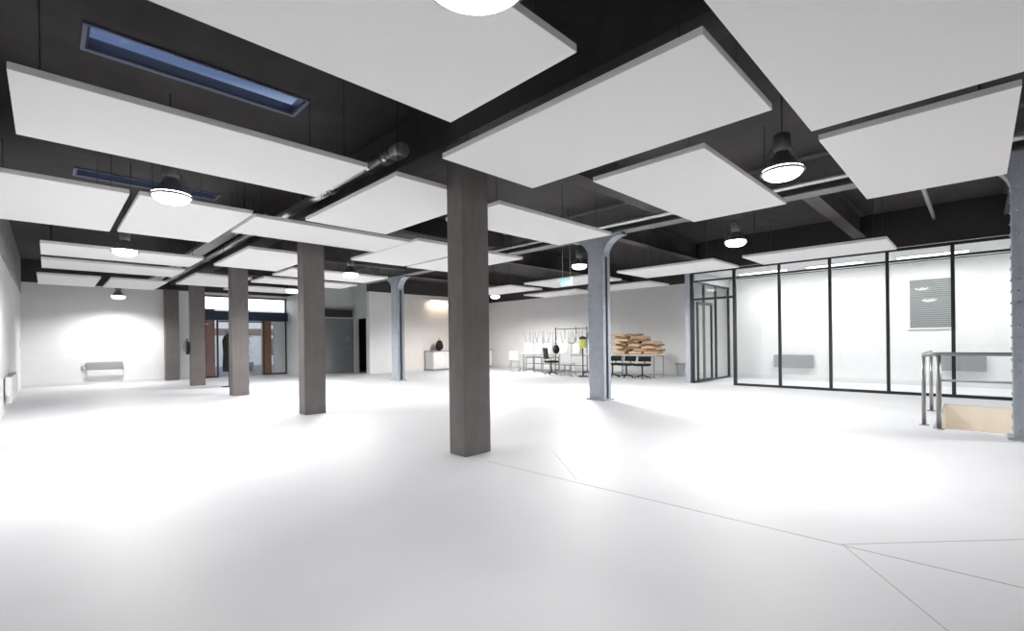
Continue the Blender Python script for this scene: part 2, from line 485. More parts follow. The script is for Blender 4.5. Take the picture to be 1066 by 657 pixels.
# ------------------------------------------------------------------ pipes and tray
def arc(c, r, a0, a1, plane, n=6):
    out = []
    for k in range(n+1):
        a = a0 + (a1-a0)*k/n
        if plane == 'yz': out.append((c[0], c[1]+r*math.cos(a), c[2]+r*math.sin(a)))
    return out
t = thing('metal_pipe', 'round metal pipe running along the ceiling above the row of concrete columns', 'pipe', (2.76, 5.0, 3.33), 0, 'ceiling pipes')
m = MB()
pts = [(0, 14.6, 0), (0, -.42, 0)]
m.tube(pts, .06, 14)
m.build('pipe_run', M['galv'], t)
MB().tube([(0, -.60, 0), (0, -.56, 0), (0, -.421, 0)], [.075, .085, .085], 16).build('end_cap', M['galvdark'], t)
for y in (-.26, .12, 1.2, 4.1, 8.3, 12.2):
    MB().tube([(0, y-.06, 0), (0, y+.06, 0)], .075, 14).build('coupling', M['galv'], t)
for y in (2.2, 6.3, 10.4, 14.0):
    MB().tube([(0, y, .05), (0, y, .565)], .008, 6).build('hanger', M['wire'], t)
t = thing('metal_pipe', 'thin bright metal pipe running beside the steel ceiling beam', 'pipe', (7.56, 4.5, 3.4), 0, 'ceiling pipes')
MB().tube([(0, -7.8, 0), (0, 5.2, 0)], .045, 12).build('pipe_run', M['galv'], t)
for y in (-.9, 1.2, -3.9, 3.7):
    MB().tube([(0, y-.05, 0), (0, y+.05, 0)], .06, 12).build('coupling', M['galv'], t)
    MB().tube([(0, y+.2, .04), (0, y+.2, .495)], .008, 6).build('hanger', M['wire'], t)
t = thing('cable_tray', 'shallow grey cable tray hung left of the round ceiling pipe', 'cable tray', (2.43, 13.8, 3.30), 0)
m = MB(); m.box(-.13, .13, -5.6, 5.6, 0, .01); m.box(-.13, -.12, -5.6, 5.6, .01, .07); m.box(.12, .13, -5.6, 5.6, .01, .07)
m.build('tray', M['galvdark'], t)
for y in (-4.5, -1.5, 1.5, 4.5):
    m = MB(); m.tube([(-.1, y, .01), (-.1, y, .595)], .006, 6); m.tube([(.1, y, .01), (.1, y, .595)], .006, 6); m.build('hanger', M['wire'], t)
o = MB().tube([(8.3, .62, 3.62), (12.74, .62, 3.62)], .035, 10).build('conduit_pipe', M['galvdark'])
tag(o, 'thin grey conduit crossing the dark ceiling towards the office front', 'pipe', 'ceiling pipes', 'thing')

# ------------------------------------------------------------------ hanging acoustic panels
PZ, PT = 2.9, 0.05
PANELS = [
 (-.20, 2.20, 1.64, 2.84, 'large white hanging panel at the top centre-left, beside the nearest lamp'),
 (2.57, 3.79, 1.06, 3.45, 'white hanging panel whose left tip touches the top of the nearest concrete column'),
 (-.16, 2.19, 4.12, 5.34, 'long white hanging panel at upper left, just below the upper blue skylight'),
 (2.50, 3.72, 4.12, 6.46, 'white hanging panel left of the nearest concrete column'),
 (4.10, 6.57, 1.69, 2.87, 'white hanging panel left of the lamp at upper right'),
 (2.02, 4.42, -.22, .95, 'very large white hanging panel in the top right corner of the picture'),
 (4.66, 7.08, -.22, .95, 'white hanging panel at upper right, nearest the steel column on the right edge'),
 (-.52, 0.66, 6.60, 8.97, 'white hanging panel cut by the left edge of the picture'),
 (0.74, 1.89, 6.58, 8.90, 'white hanging panel directly below the lamp at upper left'),
 (1.95, 4.30, 6.70, 7.86, 'narrow-looking white hanging panel over the second concrete column'),
 (3.92, 6.38, 4.12, 5.20, 'white hanging panel with its tip at the flared top of the steel column'),
 (-.07, 2.17, 10.64, 11.95, 'white hanging panel in the left bay, third row from the far wall'),
 (-.07, 2.20, 12.58, 13.95, 'white hanging panel in the left bay, second row from the far wall'),
 (-.16, 0.95, 15.2, 17.6, 'leftmost small white hanging panel in the row nearest the far wall'),
 (1.13, 2.28, 15.2, 17.5, 'small white hanging panel above the lamp by the far wall'),
 (2.50, 3.74, 9.00, 11.4, 'white hanging panel between the second and third concrete columns'),
 (2.50, 3.72, 13.1, 15.5, 'white hanging panel between the third and fourth concrete columns'),
 (4.33, 5.55, 6.50, 8.9, 'white hanging panel just right of the second concrete column'),
 (5.66, 6.88, 6.55, 8.95, 'white hanging panel half hidden behind the nearest concrete column'),
 (3.88, 6.26, 10.8, 12.1, 'white hanging panel behind the glowing lamp right of the second concrete column'),
 (3.88, 6.38, 12.7, 13.8, 'white hanging panel next row beyond the lamp right of the second column'),
 (3.80, 6.30, 15.0, 16.2, 'white hanging panel nearest the entrance glass'),
 (10.2, 11.56, 1.10, 3.45, 'white hanging panel above the middle of the glass office front'),
 (10.05, 11.56, 3.98, 6.36, 'white hanging panel above the open glass office door'),
 (9.95, 11.40, 7.05, 9.45, 'white hanging panel carrying the pale blue light, behind the steel column'),
 (9.95, 11.40, 10.0, 12.4, 'white hanging panel just right of the nearest concrete column, far back'),
 (12.4, 13.62, 6.75, 8.95, 'white hanging panel against the right wall between steel column and office post'),
 (12.4, 13.62, 9.40, 11.8, 'white hanging panel over the upturned chairs by the right wall'),
]
CONCRANGE = (3.04, 3.52)
for x0, x1, y0, y1, lab in PANELS:
    cx, cy = (x0+x1)/2, (y0+y1)/2
    hx, hy = (x1-x0)/2, (y1-y0)/2
    t = thing('hanging_panel', lab, 'ceiling panel', (cx, cy, PZ), 0, 'white acoustic panels hung under the ceiling')
    m = MB(); m.box(-hx, hx, -hy, hy, 0, PT)
    m.build('board', M['panel'], t, bevel=.004)
    ix, iy = hx-.14, hy-.20
    for sx in (-1, 1):
        for sy in (-1, 1):
            m = MB(); m.tube([(sx*ix, sy*iy, PT), (sx*ix, sy*iy, CEIL-PZ)], .004, 5)
            m.lathe([(0, PT+.03), (.014, PT+.028), (.014, PT), (0, PT)], (sx*ix, sy*iy, 0), 8)
            m.build('suspension_wire', M['wire'], t)

# ------------------------------------------------------------------ pendant lamps
def make_lamp():
    t = thing('pendant_lamp', 'x', 'lamp', (0, 0, 0), 0, 'round industrial pendant lamps')
    m = MB(); m.lathe([(0, .40), (.05, .40), (.075, .385), (.08, .25), (.065, .225), (.03, .215), (0, .215)], n=20)
    m.build('gear_box', M['lampbody'], t)
    m = MB(); m.lathe([(.06, .22), (.075, .19), (.12, .13), (.165, .065), (.18, .03), (.174, .03), (.158, .065), (.113, .127), (.068, .186), (.05, .215)], n=28)
    m.build('reflector', M['lampbody'], t)
    m = MB(); m.lathe([(.174, .034), (.19, .034), (.194, .026), (.19, .018), (.174, .018)], n=28)
    m.build('rim', M['lampbody'], t)
    m = MB(); m.lathe([(.176, .05), (.172, .022), (.155, -.01), (.115, -.035), (.05, -.046), (0, -.048)], n=28)
    m.build('lens', M['lens'], t)
    m = MB()
    for k in range(3):
        a = k*2*PI/3
        m.tube([(.07*math.cos(a), .07*math.sin(a), .3), (.15*math.cos(a), .15*math.sin(a), .17), (.185*math.cos(a), .185*math.sin(a), .034)], .004, 5)
    m.build('strut', M['lampbody'], t)
    return t
LAMPS = [
 ((0.95, 6.05, 2.78), 'glowing round pendant lamp at upper left, under the skylights', 1.45),
 ((5.05, 1.33, 2.80), 'large glowing round pendant lamp at upper right between two white panels', 1.4),
 ((8.85, 3.10, 2.94), 'glowing round pendant lamp in front of the dark ceiling above the glass office', 2.0),
 ((8.95, 6.68, 2.96), 'small glowing pendant lamp left of the flared steel column top', 2.7),
 ((0.95, 10.25, 2.80), 'pendant lamp in the left bay, in front of the distant panel rows', 1.6),
 ((1.60, 19.15, 2.76), 'small cone pendant lamp in front of the far left white wall', 1.4),
 ((5.03, 10.35, 2.80), 'glowing pendant lamp just right of the second concrete column', 2.1),
 ((1.18, 1.36, 2.64), 'blazing pendant lamp cut off by the top edge of the picture', 0.4),
 ((8.90, -2.2, 2.90), 'added pendant lamp hung over the railed stair opening', 1.3),  # unseen lamp added to light the stairs and glass front
 ((5.2, 14.5, 2.80), 'added distant pendant lamp hung in front of the entrance', 2.2),  # added lamp, brightens the far bay
 ((12.0, 12.9, 2.90), 'added distant pendant lamp hung near the white counter and warm-lit wall', 3.0),  # added lamp, brightens the right wall
]
LP = 300.0
for i, (p, lab, k) in enumerate(LAMPS):
    if i == 0:
        base = make_lamp(); o = base
    else:
        o = copy_tree(base)
    o['label'] = lab
    o.location = p
    sc = 1.35 if i == 7 else 1.0
    o.scale = (sc, sc, sc)
    m = MB(); m.tube([(0, 0, .40), (0, 0, (CEIL-p[2])/sc)], .007, 6)
    c = m.build('cable', M['wire'])
    if i == 0:
        cable_waits = (c, o)
    else:
        c.parent = o
    ld = bpy.data.lights.new('lamp_light', 'SPOT')
    ld.energy = LP*k; ld.spot_size = R(140 if i in (0, 1) else 170 if i in (3, 4, 10) else 160); ld.spot_blend = 0.8 if i in (0, 1) else 0.4 if i in (3, 4, 10) else 0.65; ld.shadow_soft_size = .15
    ld.color = (1.0, 0.985, 0.965)
    lo = bpy.data.objects.new('lamp_light', ld); COL.objects.link(lo)
    lo.location = (p[0], p[1], p[2]-.08)
cable_waits[0].parent = cable_waits[1]

# pale blue emergency light hanging below its panel
t = thing('emergency_light', 'small pale blue emergency light hung on a wire by the steel column', 'emergency light', (9.3, 7.35, 2.62), 0)
m = MB(); m.box(-.02, .02, -.17, .17, 0, .16); m.build('sign_face', M['bluesign'], t, bevel=.005)
m = MB(); m.box(-.035, .035, -.18, .18, .16, .21); m.build('housing', M['white'], t)
m = MB(); m.tube([(0, -.12, .21), (0, -.12, 1.28)], .004, 5); m.tube([(0, .12, .21), (0, .12, 1.28)], .004, 5); m.build('hanger', M['white'], t)

# warm strip light on the warm-lit wall
t = thing('wall_light', 'warm strip light high on the warm-lit wall left of the central column', 'wall light', (12.5, YC-.001, 3.08), 0)
m = MB(); m.box(-.5, .5, -.06, 0, .03, .09); m.build('housing', M['white'], t)
m = MB(); m.box(-.48, .48, -.055, -.005, 0, .03); m.build('diffuser', M['warmtube'], t)
ld = bpy.data.lights.new('strip_light', 'AREA'); ld.shape = 'RECTANGLE'; ld.size = 1.0; ld.size_y = .06; ld.energy = 18; ld.color = (1, .78, .58)
lo = bpy.data.objects.new('strip_light', ld); COL.objects.link(lo); lo.location = (12.5, YC-.1, 3.06); lo.rotation_euler = (R(-12), 0, 0)

# ------------------------------------------------------------------ glass office
GX = 12.80
GY = [4.53, 3.47, 2.42, 1.38, 0.36, -0.68, -1.72, -2.76, -3.96]
t = thing('glass_partition', 'long black framed glass wall of the office on the right', 'glass partition', (GX, 0, 0), 0)
m = MB(); m.box(-.03, .03, GY[-1], GY[0]+.03, 0, .06); m.build('bottom_rail', M['black'], t)
m = MB(); m.box(-.025, .025, GY[-1], 5.62, 2.81, 2.85); m.build('transom_rail', M['black'], t)
m = MB(); m.box(-.03, .03, GY[-1], 5.62, 3.04, 3.10); m.build('top_rail', M['black'], t)
for i, y in enumerate(GY):
    hw = .03 if i else .04
    m = MB(); m.box(-.032, .032, y-hw, y+hw, .0, 3.04); m.build('post', M['black'], t)
for a, b in zip(GY, GY[1:]):
    m = MB(); m.box(-.005, .005, b+.03, a-.03, .06, 2.81); m.build('pane', M['glass'], t)
    m = MB(); m.box(-.005, .005, b+.03, a-.03, 2.85, 3.04); m.build('transom_pane', M['glass'], t)
# overlight over the doorway
m = MB(); m.box(-.03, .03, GY[0]+.04, 5.62, 2.30, 2.36); m.build('door_head', M['black'], t)
m = MB(); m.box(-.005, .005, GY[0]+.04, 5.62, 2.36, 2.81); m.build('transom_pane', M['glass'], t)
m = MB(); m.box(-.03, .03, 5.62, 5.70, 0, 3.10); m.build('post', M['black'], t)
# side wall of the office
t = thing('glass_partition', 'short glass wall behind the open office door', 'glass partition', (GX, 5.66, 0), 0)
m = MB(); m.box(.05, XR-GX, -.025, .025, 2.81, 2.85); m.build('top_rail', M['black'], t)
m = MB(); m.box(.05, XR-GX, -.025, .025, 0, .05); m.build('bottom_rail', M['black'], t)
for x in (.75, 1.62, 2.64):
    m = MB(); m.box(x-.03, x+.03, -.028, .028, .05, 2.81); m.build('post', M['black'], t)
for a, b in ((.05, .72), (.78, 1.59), (1.65, 2.61)):
    m = MB(); m.box(a, b, -.005, .005, .05, 2.81); m.build('pane', M['glass'], t)
# the leaf standing open into the office
t = thing('door_1', 'black framed glass office door standing open', 'door', (GX+.06, 5.56, 0), 0, None, 'structure')
m = MB(); W = 1.02
m.box(0, .07, -.022, .022, .012, 2.28); m.box(W-.07, W, -.022, .022, .012, 2.28)
m.box(.07, W-.07, -.022, .022, .012, .10); m.box(.07, W-.07, -.022, .022, 2.20, 2.28)
m.build('door_frame', M['black'], t)
m = MB(); m.box(.07, W-.07, -.005, .005, .10, 2.20); m.build('pane', M['glass'], t)
m = MB(); m.tube([(W-.035, -.022, 1.05), (W-.035, -.07, 1.05), (W-.16, -.07, 1.05)], .01, 8); m.build('door_handle', M['chrome'], t)
m = MB(); m.box(.0, .04, -.045, -.023, .012, .14); m.build('door_closer', M['black'], t)
# blanks over the side glass
struct(MB().box(12.86, XR, 5.62, 5.70, 2.86, CEIL).build('wall_office_side', M['greywall']))

# office ceiling lights
for i, (y, lab) in enumerate(((4.3, 'strip light on the office ceiling behind the first glass pane'), (2.6, 'strip light on the office ceiling behind the third glass pane'), (0.75, 'strip light on the office ceiling above the grey window shutter'), (-1.4, 'strip light on the office ceiling beyond the right steel column'))):
    t = thing('strip_light', lab, 'ceiling light', (14.3, y, 3.12), 0, 'office strip lights')
    m = MB(); m.box(-.09, .09, -.62, .62, -.03, 0); m.build('housing', M['white'], t)
    m = MB(); m.box(-.075, .075, -.60, .60, -.055, -.03); m.build('diffuser', M['tube'], t)
    ld = bpy.data.lights.new('office_light', 'AREA'); ld.shape = 'RECTANGLE'; ld.size = .15; ld.size_y = 1.2; ld.energy = 47
    lo = bpy.data.objects.new('office_light', ld); COL.objects.link(lo); lo.location = (14.3, y, 3.12-.06)

# grey shutter window of the office
t = thing('window_3', 'grey slatted window shutter on the office back wall', 'window', (XR-.001, .83, 1.44), 0, None, 'structure')
m = MB(); m.box(-.03, 0, -.44, .44, -.04, 0); m.box(-.03, 0, -.44, .44, 1.2, 1.24); m.box(-.03, 0, -.44, -.40, 0, 1.2); m.box(-.03, 0, .40, .44, 0, 1.2)
m.build('window_frame', M['radwhite'], t)
m = MB()
for k in range(24):
    z = k*.05
    m.prism([(-.40, z+.002), (.40, z+.002), (.40, z+.046), (-.40, z+.046)], 'x', -.020, -.004)
m.build('shutter', M['shutter'], t)

# ------------------------------------------------------------------ radiators
def radiator(name, lab, loc, rz, L, H, front, grp='wall radiators'):
    t = thing(name, lab, 'radiator', loc, rz, grp)   # built along x, back at y=0, facing -y
    m = MB(); m.box(-L/2, L/2, -.10, -.02, 0, H); m.build('body', front, t, bevel=.01)
    m = MB()
    n = int(L/.05)
    for k in range(n):
        x = -L/2+.03+k*(L-.06)/max(1, n-1)
        m.box(x-.012, x+.012, -.106, -.10, .04, H-.04)
    m.build('fins', front, t)
    m = MB(); m.box(-L/2+.02, L/2-.02, -.095, -.025, H, H+.012); m.build('grille', M['shutter'], t)
    m = MB(); m.tube([(-L/2, -.06, .05), (-L/2-.05, -.06, .05), (-L/2-.05, -.06, .11)], .012, 8); m.tube([(-L/2-.05, -.06, .11), (-L/2-.05, -.06, .19)], .024, 10); m.build('valve', M['white'], t)
    m = MB(); m.box(-L/2+.1, -L/2+.14, -.02, 0, .08, H-.08); m.box(L/2-.14, L/2-.1, -.02, 0, .08, H-.08); m.build('bracket', M['radwhite'], t)
    return t
t = radiator('radiator', 'grey and white radiator on the brightly lit far left wall', (1.33, YB-.001, .47), 0, .92, .23, M['radgrey'])
m = MB(); m.box(-.44, .46, -.10, 0, -.20, -.005); tag(m.build('lower_casing', M['radwhite'], t, bevel=.01), 'white lower casing')
radiator('radiator', 'grey radiator on the office back wall behind the first glass panes', (XR-.001, 3.84, .36), R(-90), 1.02, .36, M['radgrey'])
radiator('radiator', 'grey radiator on the office back wall behind the stair railing', (XR-.001, .27, .39), R(-90), .78, .35, M['radgrey'])
radiator('radiator', 'white radiator low on the left side wall', (XL+.001, 13.6, .2), R(90), 2.2, .48, M['radwhite'])
o = MB().box(0, .03, -.06, .06, 0, .22).build('switch_box', M['white'], None, bevel=.005, loc=(XL+.0005, 19.6, 1.22))
tag(o, 'small white switch box on the left wall near the far corner', 'switch', None, 'thing')
# grey sheet over the upper left wall, its lack of light painted in
struct(MB().box(XL, XL+.025, YF, YB, 2.86, CEIL).build('wall_left_shade', M['shadeband']))

# ------------------------------------------------------------------ railing at the stair opening
t = thing('stair_railing', 'grey steel guard railing around the stair opening at right', 'railing', (0, 0, 0), 0)
for x, y, r in ((8.30, .38, .028), (8.56, .545, .024), (10.25, .56, .024), (8.30, -1.1, .026), (8.30, -2.4, .026), (8.30, -3.2, .026)):
    m = MB(); m.tube([(x, y, 0), (x, y, .97)], r, 12); m.lathe([(0, .012), (.055, .012), (.055, 0), (0, 0)], (x, y, 0), 14)
    m.build('post', M['rail'], t)
m = MB(); m.tube([(8.30, -3.2, .99), (8.30, .34, .99), (8.31, .42, .985), (8.40, .50, .975), (8.56, .545, .97), (10.25, .56, .97)], .024, 12); m.build('handrail', M['rail'], t)
m = MB(); m.tube([(8.30, -3.2, .645), (8.30, .38, .645)], .016, 10); m.build('mid_rail', M['rail'], t)

# ------------------------------------------------------------------ entrance
t = thing('door_2', 'glazed street entrance under the navy bar', 'door', (4.12, YB+.06, 0), 0, None, 'structure')
W = 2.92
fm = MB()
fm.box(0, .05, -.05, .05, 0, 3.1); fm.box(W-.05, W, -.05, .05, 0, 3.1)
fm.box(.05, W-.05, -.05, .05, 3.04, 3.1); fm.box(.05, W-.05, -.05, .05, 2.46, 2.52)
fm.box(.42, .47, -.04, .04, 0, 2.46); fm.box(1.26, 1.31, -.04, .04, 0, 2.46); fm.box(2.02, 2.08, -.04, .04, 0, 2.46)
fm.box(.47, 2.02, -.04, .04, 2.10, 2.15); fm.box(.05, .42, -.04, .04, 0, .06); fm.box(2.08, W-.05, -.04, .04, 0, .06)
fm.build('door_frame', M['black'], t)
for a, b, z0, z1 in ((.05, .42, .06, 2.46), (.47, 1.26, .08, 2.10), (1.31, 2.02, .08, 2.10), (.47, 2.02, 2.15, 2.46), (.05, W-.05, 2.52, 3.04)):
    m = MB(); m.box(a, b, -.006, .006, z0, z1); m.build('pane', M['glass'], t)
m = MB(); m.box(2.42, W-.05, -.03, .03, .06, 2.40); m.build('side_panel', M['greywall'], t)
m = MB(); m.tube([(1.20, -.06, .9), (1.20, -.06, 1.3)], .012, 8); m.tube([(1.37, -.06, .9), (1.37, -.06, 1.3)], .012, 8); m.build('door_handle', M['chrome'], t)
o = MB().box(4.16, 7.02, YB-.22, YB-.005, 2.16, 2.50).build('shutter_box', M['navy'], None, bevel=.01)
tag(o, 'long navy blue box across the top of the entrance doors', 'shutter box', None, 'thing')
o = MB().box(4.17, 4.50, YB+.16, YB+.5, 0, 2.6).build('brick_pillar', M['brick'])
tag(o, 'red brick pillar outside at the left of the entrance', 'pillar', None, 'thing')
o = MB().box(6.19, 6.50, YB+.16, YB+.4, 0, 2.46).build('timber_pillar', M['wood'], None, bevel=.005)
tag(o, 'orange brown timber pillar outside at the right of the entrance', 'pillar', None, 'thing')
# street outside
struct(MB().box(-6, 26, YB+.2, 42, -.25, -.02).build('floor_street', M['street']))
t = thing('street_building', 'white building across the street seen through the entrance glass', 'building', (12.0, 31.0, -.02), 0)
m = MB(); m.box(-14, 12, 0, 6, 0, 3.2); m.build('wall', M['facade'], t)
m = MB(); m.box(-14, 12, -.12, 0, 1.8, 2.2); m.build('band', M['facadeband'], t)
m = MB(); m.box(-14.2, 12.2, -.25, 6.2, 3.2, 3.32); m.build('cornice', M['facade'], t)
for k in range(9):
    x = -13 + k*1.7
    for z0, z1 in ((.5, 1.7), (2.35, 3.05)):
        f = MB(); f.box(x, x+1.0, -.05, 0, z0, z1); wf = f.build('window', M['facade'], t)
        for q in (.07, .53):
            f = MB(); f.box(x+q, x+q+.40, -.07, -.05, z0+.07, z1-.07); f.build('pane', M['facadeglass'], wf)
t = thing('potted_shrub', 'dark potted shrub on the pavement outside the entrance', 'plant', (6.75, 24.6, -.02), 0)
m = MB(); m.lathe([(0, 0), (.20, 0), (.26, .4), (.24, .4), (.23, .34), (0, .34)], n=18); m.build('pot', M['facadeband'], t)
m = MB(); m.tube([(0, 0, .34), (.02, 0, .7), (0, .02, 1.1)], .025, 8); m.build('stem', M['wood'], t)
m = MB()
rr = random.Random(3)
for k in range(120):
    a = rr.uniform(0, 2*PI); h = rr.uniform(.5, 1.75); rad = rr.uniform(0.02, .34) * (1.15-abs(h-1.05))
    p = Vector((rad*math.cos(a), rad*math.sin(a), h))
    d = Vector((math.cos(a), math.sin(a), rr.uniform(-.2, .7))).normalized() * rr.uniform(.10, .18)
    n = d.cross(Vector((0, 0, 1))).normalized() * .035
    vs = [m.bm.verts.new(q) for q in (p, p+d*.5+n, p+d, p+d*.5-n)]
    m.bm.faces.new(vs)
m.build('foliage', M['leaf'], t)

# coat on its stand, half hidden by the third column
t = thing('coat_stand', 'dark coat on a slim stand half behind the third concrete column', 'coat stand', (3.76, 15.5, 0), 0)
m = MB(); m.tube([(0, 0, .02), (0, 0, 1.62)], .018, 10); m.build('pole', M['black'], t)
m = MB(); m.lathe([(0, .025), (.20, .02), (.20, 0), (0, 0)], n=20); m.build('base', M['black'], t)
m = MB(); m.lathe([(.05, 1.55), (.13, 1.47), (.17, 1.35), (.15, 1.0), (.17, .6), (.16, .45), (0, .47)], n=14); m.build('coat', M['blackcloth'], t)
m = MB()
for k in range(4):
    a = k*PI/2+.4
    m.tube([(0, 0, 1.55), (.08*math.cos(a), .08*math.sin(a), 1.58), (.12*math.cos(a), .12*math.sin(a), 1.66)], .008, 6)
m.build('hook', M['black'], t)
# black extinguisher on the fourth column
t = thing('fire_extinguisher', 'black cylinder hung on the left side of the fourth concrete column', 'extinguisher', (3.0, 16.90, .95), 0)
m = MB(); m.lathe([(0, 0), (.045, .005), (.05, .03), (.05, .34), (.04, .39), (.015, .41), (0, .41)], n=18); m.build('cylinder', M['blackplastic'], t)
m = MB(); m.tube([(0, 0, .40), (0, 0, .46)], .015, 8); m.box(-.05, .03, -.012, .012, .455, .475); m.build('handle', M['black'], t)
m = MB(); m.tube([(-.02, 0, .44), (-.075, 0, .38), (-.085, .0, .22), (-.075, 0, .1)], .010, 8); m.build('hose', M['black'], t)
m = MB(); m.box(.047, .059, -.03, .03, .1, .3); m.build('bracket', M['black'], t)

# ------------------------------------------------------------------ grey door, air curtain, doorway
t = thing('door_3', 'plain grey door beside the entrance recess', 'door', (7.86, YD+.02, 0), 0, None, 'structure')
m = MB(); m.box(.06, 1.22, 0, .05, .01, 2.20); m.build('leaf', M['doorgrey'], t)
m = MB(); m.box(0, .06, -.04, .08, 0, 2.26); m.box(1.22, 1.28, -.04, .08, 0, 2.26); m.box(.06, 1.22, -.04, .08, 2.20, 2.26); m.build('door_frame', M['doorgrey'], t)
m = MB(); m.box(.95, 1.14, -.012, 0, 1.30, 1.52); m.build('notice', M['shutter'], t)
m = MB(); m.tube([(1.13, 0, 1.02), (1.13, -.05, 1.02), (1.02, -.05, 1.02)], .011, 8); m.build('door_handle', M['chrome'], t)
t = thing('air_curtain', 'black box mounted on the wall above the grey door', 'air curtain', (7.70, YD-.001, 2.30), 0)
m = MB(); m.box(0, 1.30, -.24, 0, .02, .30); m.build('housing', M['blackplastic'], t, bevel=.02)
m = MB(); m.box(.05, 1.25, -.22, -.02, 0, .02); m.build('grille', M['black'], t)

# ------------------------------------------------------------------ furniture by the right wall
def make_table(name, lab, loc, L, D, H, group=None, cat='table', rails=True):
    t = thing(name, lab, cat, loc, 0, group)          # long side along y
    m = MB(); m.box(-D/2, D/2, -L/2, L/2, H-.028, H); m.build('table_top', M['tabletop'], t, bevel=.004)
    for sx in (-1, 1):
        for sy in (-1, 1):
            x, y = sx*(D/2-.05), sy*(L/2-.06)
            m = MB(); m.box(x-.016, x+.016, y-.016, y+.016, 0, H-.028); m.build('leg', M['chrome'], t)
    m = MB()
    for sy in (-1, 1):
        m.box(-D/2+.066, D/2-.066, sy*(L/2-.06)-.012, sy*(L/2-.06)+.012, .10, .13)
    for sx in (-1, 1):
        m.box(sx*(D/2-.05)-.012, sx*(D/2-.05)+.012, -L/2+.076, L/2-.076, H-.07, H-.028)
    m.build('frame', M['chrome'], t)
    return t
TH = .75
make_table('white_table', 'white table at left of the upturned chairs by the right wall', (13.75, 12.05, 0), 1.7, .70, TH, 'white tables by the right wall')
make_table('white_table', 'white table under the upturned chairs nearest the steel column', (13.75, 10.25, 0), 1.6, .70, TH, 'white tables by the right wall')
make_table('white_table', 'white table loaded with the heap of tan plywood pieces', (13.92, 8.05, 0), 1.65, .72, TH, 'white tables by the right wall')

def make_chair():
    t = thing('shell_chair', 'x', 'chair', (0, 0, 0), 0, 'white plastic shell chairs')
    def seat(u, v):
        x = (u-.5)*.42; y = (v-.5)*.42
        return (x, y, .44 + .9*(x*x)*.55 + (.02 if v > .95 else 0) - (.02 if v < .05 else 0))
    m = MB(); m.sheet(lambda u, v: seat(1-u, v), 8, 8, -.012); m.build('seat', M['white'], t)
    def back(u, v):
        x = (u-.5)*(.40 - .06*v); z = .47 + v*.36
        return (x, .205 + v*.07 - (x*x)*.6, z)
    m = MB(); m.sheet(back, 8, 8, .012); m.build('backrest', M['white'], t)
    for sx in (-1, 1):
        for sy in (-1, 1):
            m = MB(); m.tube([(sx*.15, sy*.15, .438), (sx*.215, sy*.225, 0)], .014, 8); m.build('leg', M['chrome'], t)
    m = MB(); m.tube([(-.15, -.15, .432), (.15, -.15, .432), (.15, .15, .432), (-.15, .15, .432), (-.15, -.14, .432)], .009, 6); m.build('frame', M['chrome'], t)
    return t
ch0 = make_chair()
CH = [((13.70, 12.62), 1, 0.2, 'upturned white chair on the left table, furthest left'),
      ((13.78, 12.10), 1, -.15, 'upturned white chair on the left table, second from left'),
      ((13.68, 11.62), 1, .3, 'upturned white chair on the left table, beside the black bag'),
      ((13.78, 10.82), 1, -.1, 'upturned white chair on the second table, nearest the black bag'),
      ((13.72, 10.22), 1, .08, 'upturned white chair in the middle of the second table'),
      ((13.80, 9.64), 1, .1, 'upturned white chair on the second table, beside the yellow green canister'),
      ((12.72, 10.02), 0, 1.9, 'white chair standing on the floor in front of the second table'),
      ((13.55, 13.45), 0, 2.2, 'white chair standing on the floor left of the first table')]
for i, ((x, y), up, rz, lab) in enumerate(CH):
    o = ch0 if i == 0 else copy_tree(ch0)
    o['label'] = lab
    if up:
        o.location = (x, y, TH + .832); o.rotation_euler = (PI, 0, rz - PI/2)
    else:
        o.location = (x, y, 0); o.rotation_euler = (0, 0, rz)

# steel rack pushed under the left table
t = thing('steel_rack', 'low open steel rack under the left white table', 'rack', (13.72, 12.1, 0), 0)
for y in (-.66, -.22, .22, .66):
    m = MB(); m.box(-.22, -.195, y-.012, y+.012, 0, .62); m.box(.195, .22, y-.012, y+.012, 0, .62); m.box(-.195, .195, y-.012, y+.012, .595, .62); m.build('upright', M['rail'], t)
for z in (.08, .33, .57):
    m = MB()
    for x in (-.234, -.10, .05, .222):
        m.box(x, x+.012, -.70, .70, z, z+.018)
    m.build('shelf', M['rail'], t)

# clothes rail behind the tables
t = thing('clothes_rail', 'black metal clothes rail standing behind the upturned chairs', 'clothes rail', (14.72, 11.45, 0), 0)
m = MB()
for y in (-.78, .78):
    m.tube([(0, y, .06), (0, y, 1.78)], .018, 8)
    m.tube([(-.24, y, .045), (.24, y, .045)], .018, 8)
    for s in (-1, 1): m.ball((s*.2, y, .025), .025, sub=1)
m.build('stand', M['black'], t)
m = MB(); m.tube([(0, -.78, 1.70), (0, .78, 1.70)], .015, 8); m.build('hanging_bar', M['black'], t)
m = MB(); m.tube([(0, -.78, .25), (0, .78, .25)], .012, 8); m.build('brace', M['black'], t)
m = MB(); m.tube([(0, -.26, 1.2), (0, -.26, 1.78)], .012, 8); m.tube([(0, .3, 1.3), (0, .3, 1.70)], .012, 8); m.build('divider', M['black'], t)

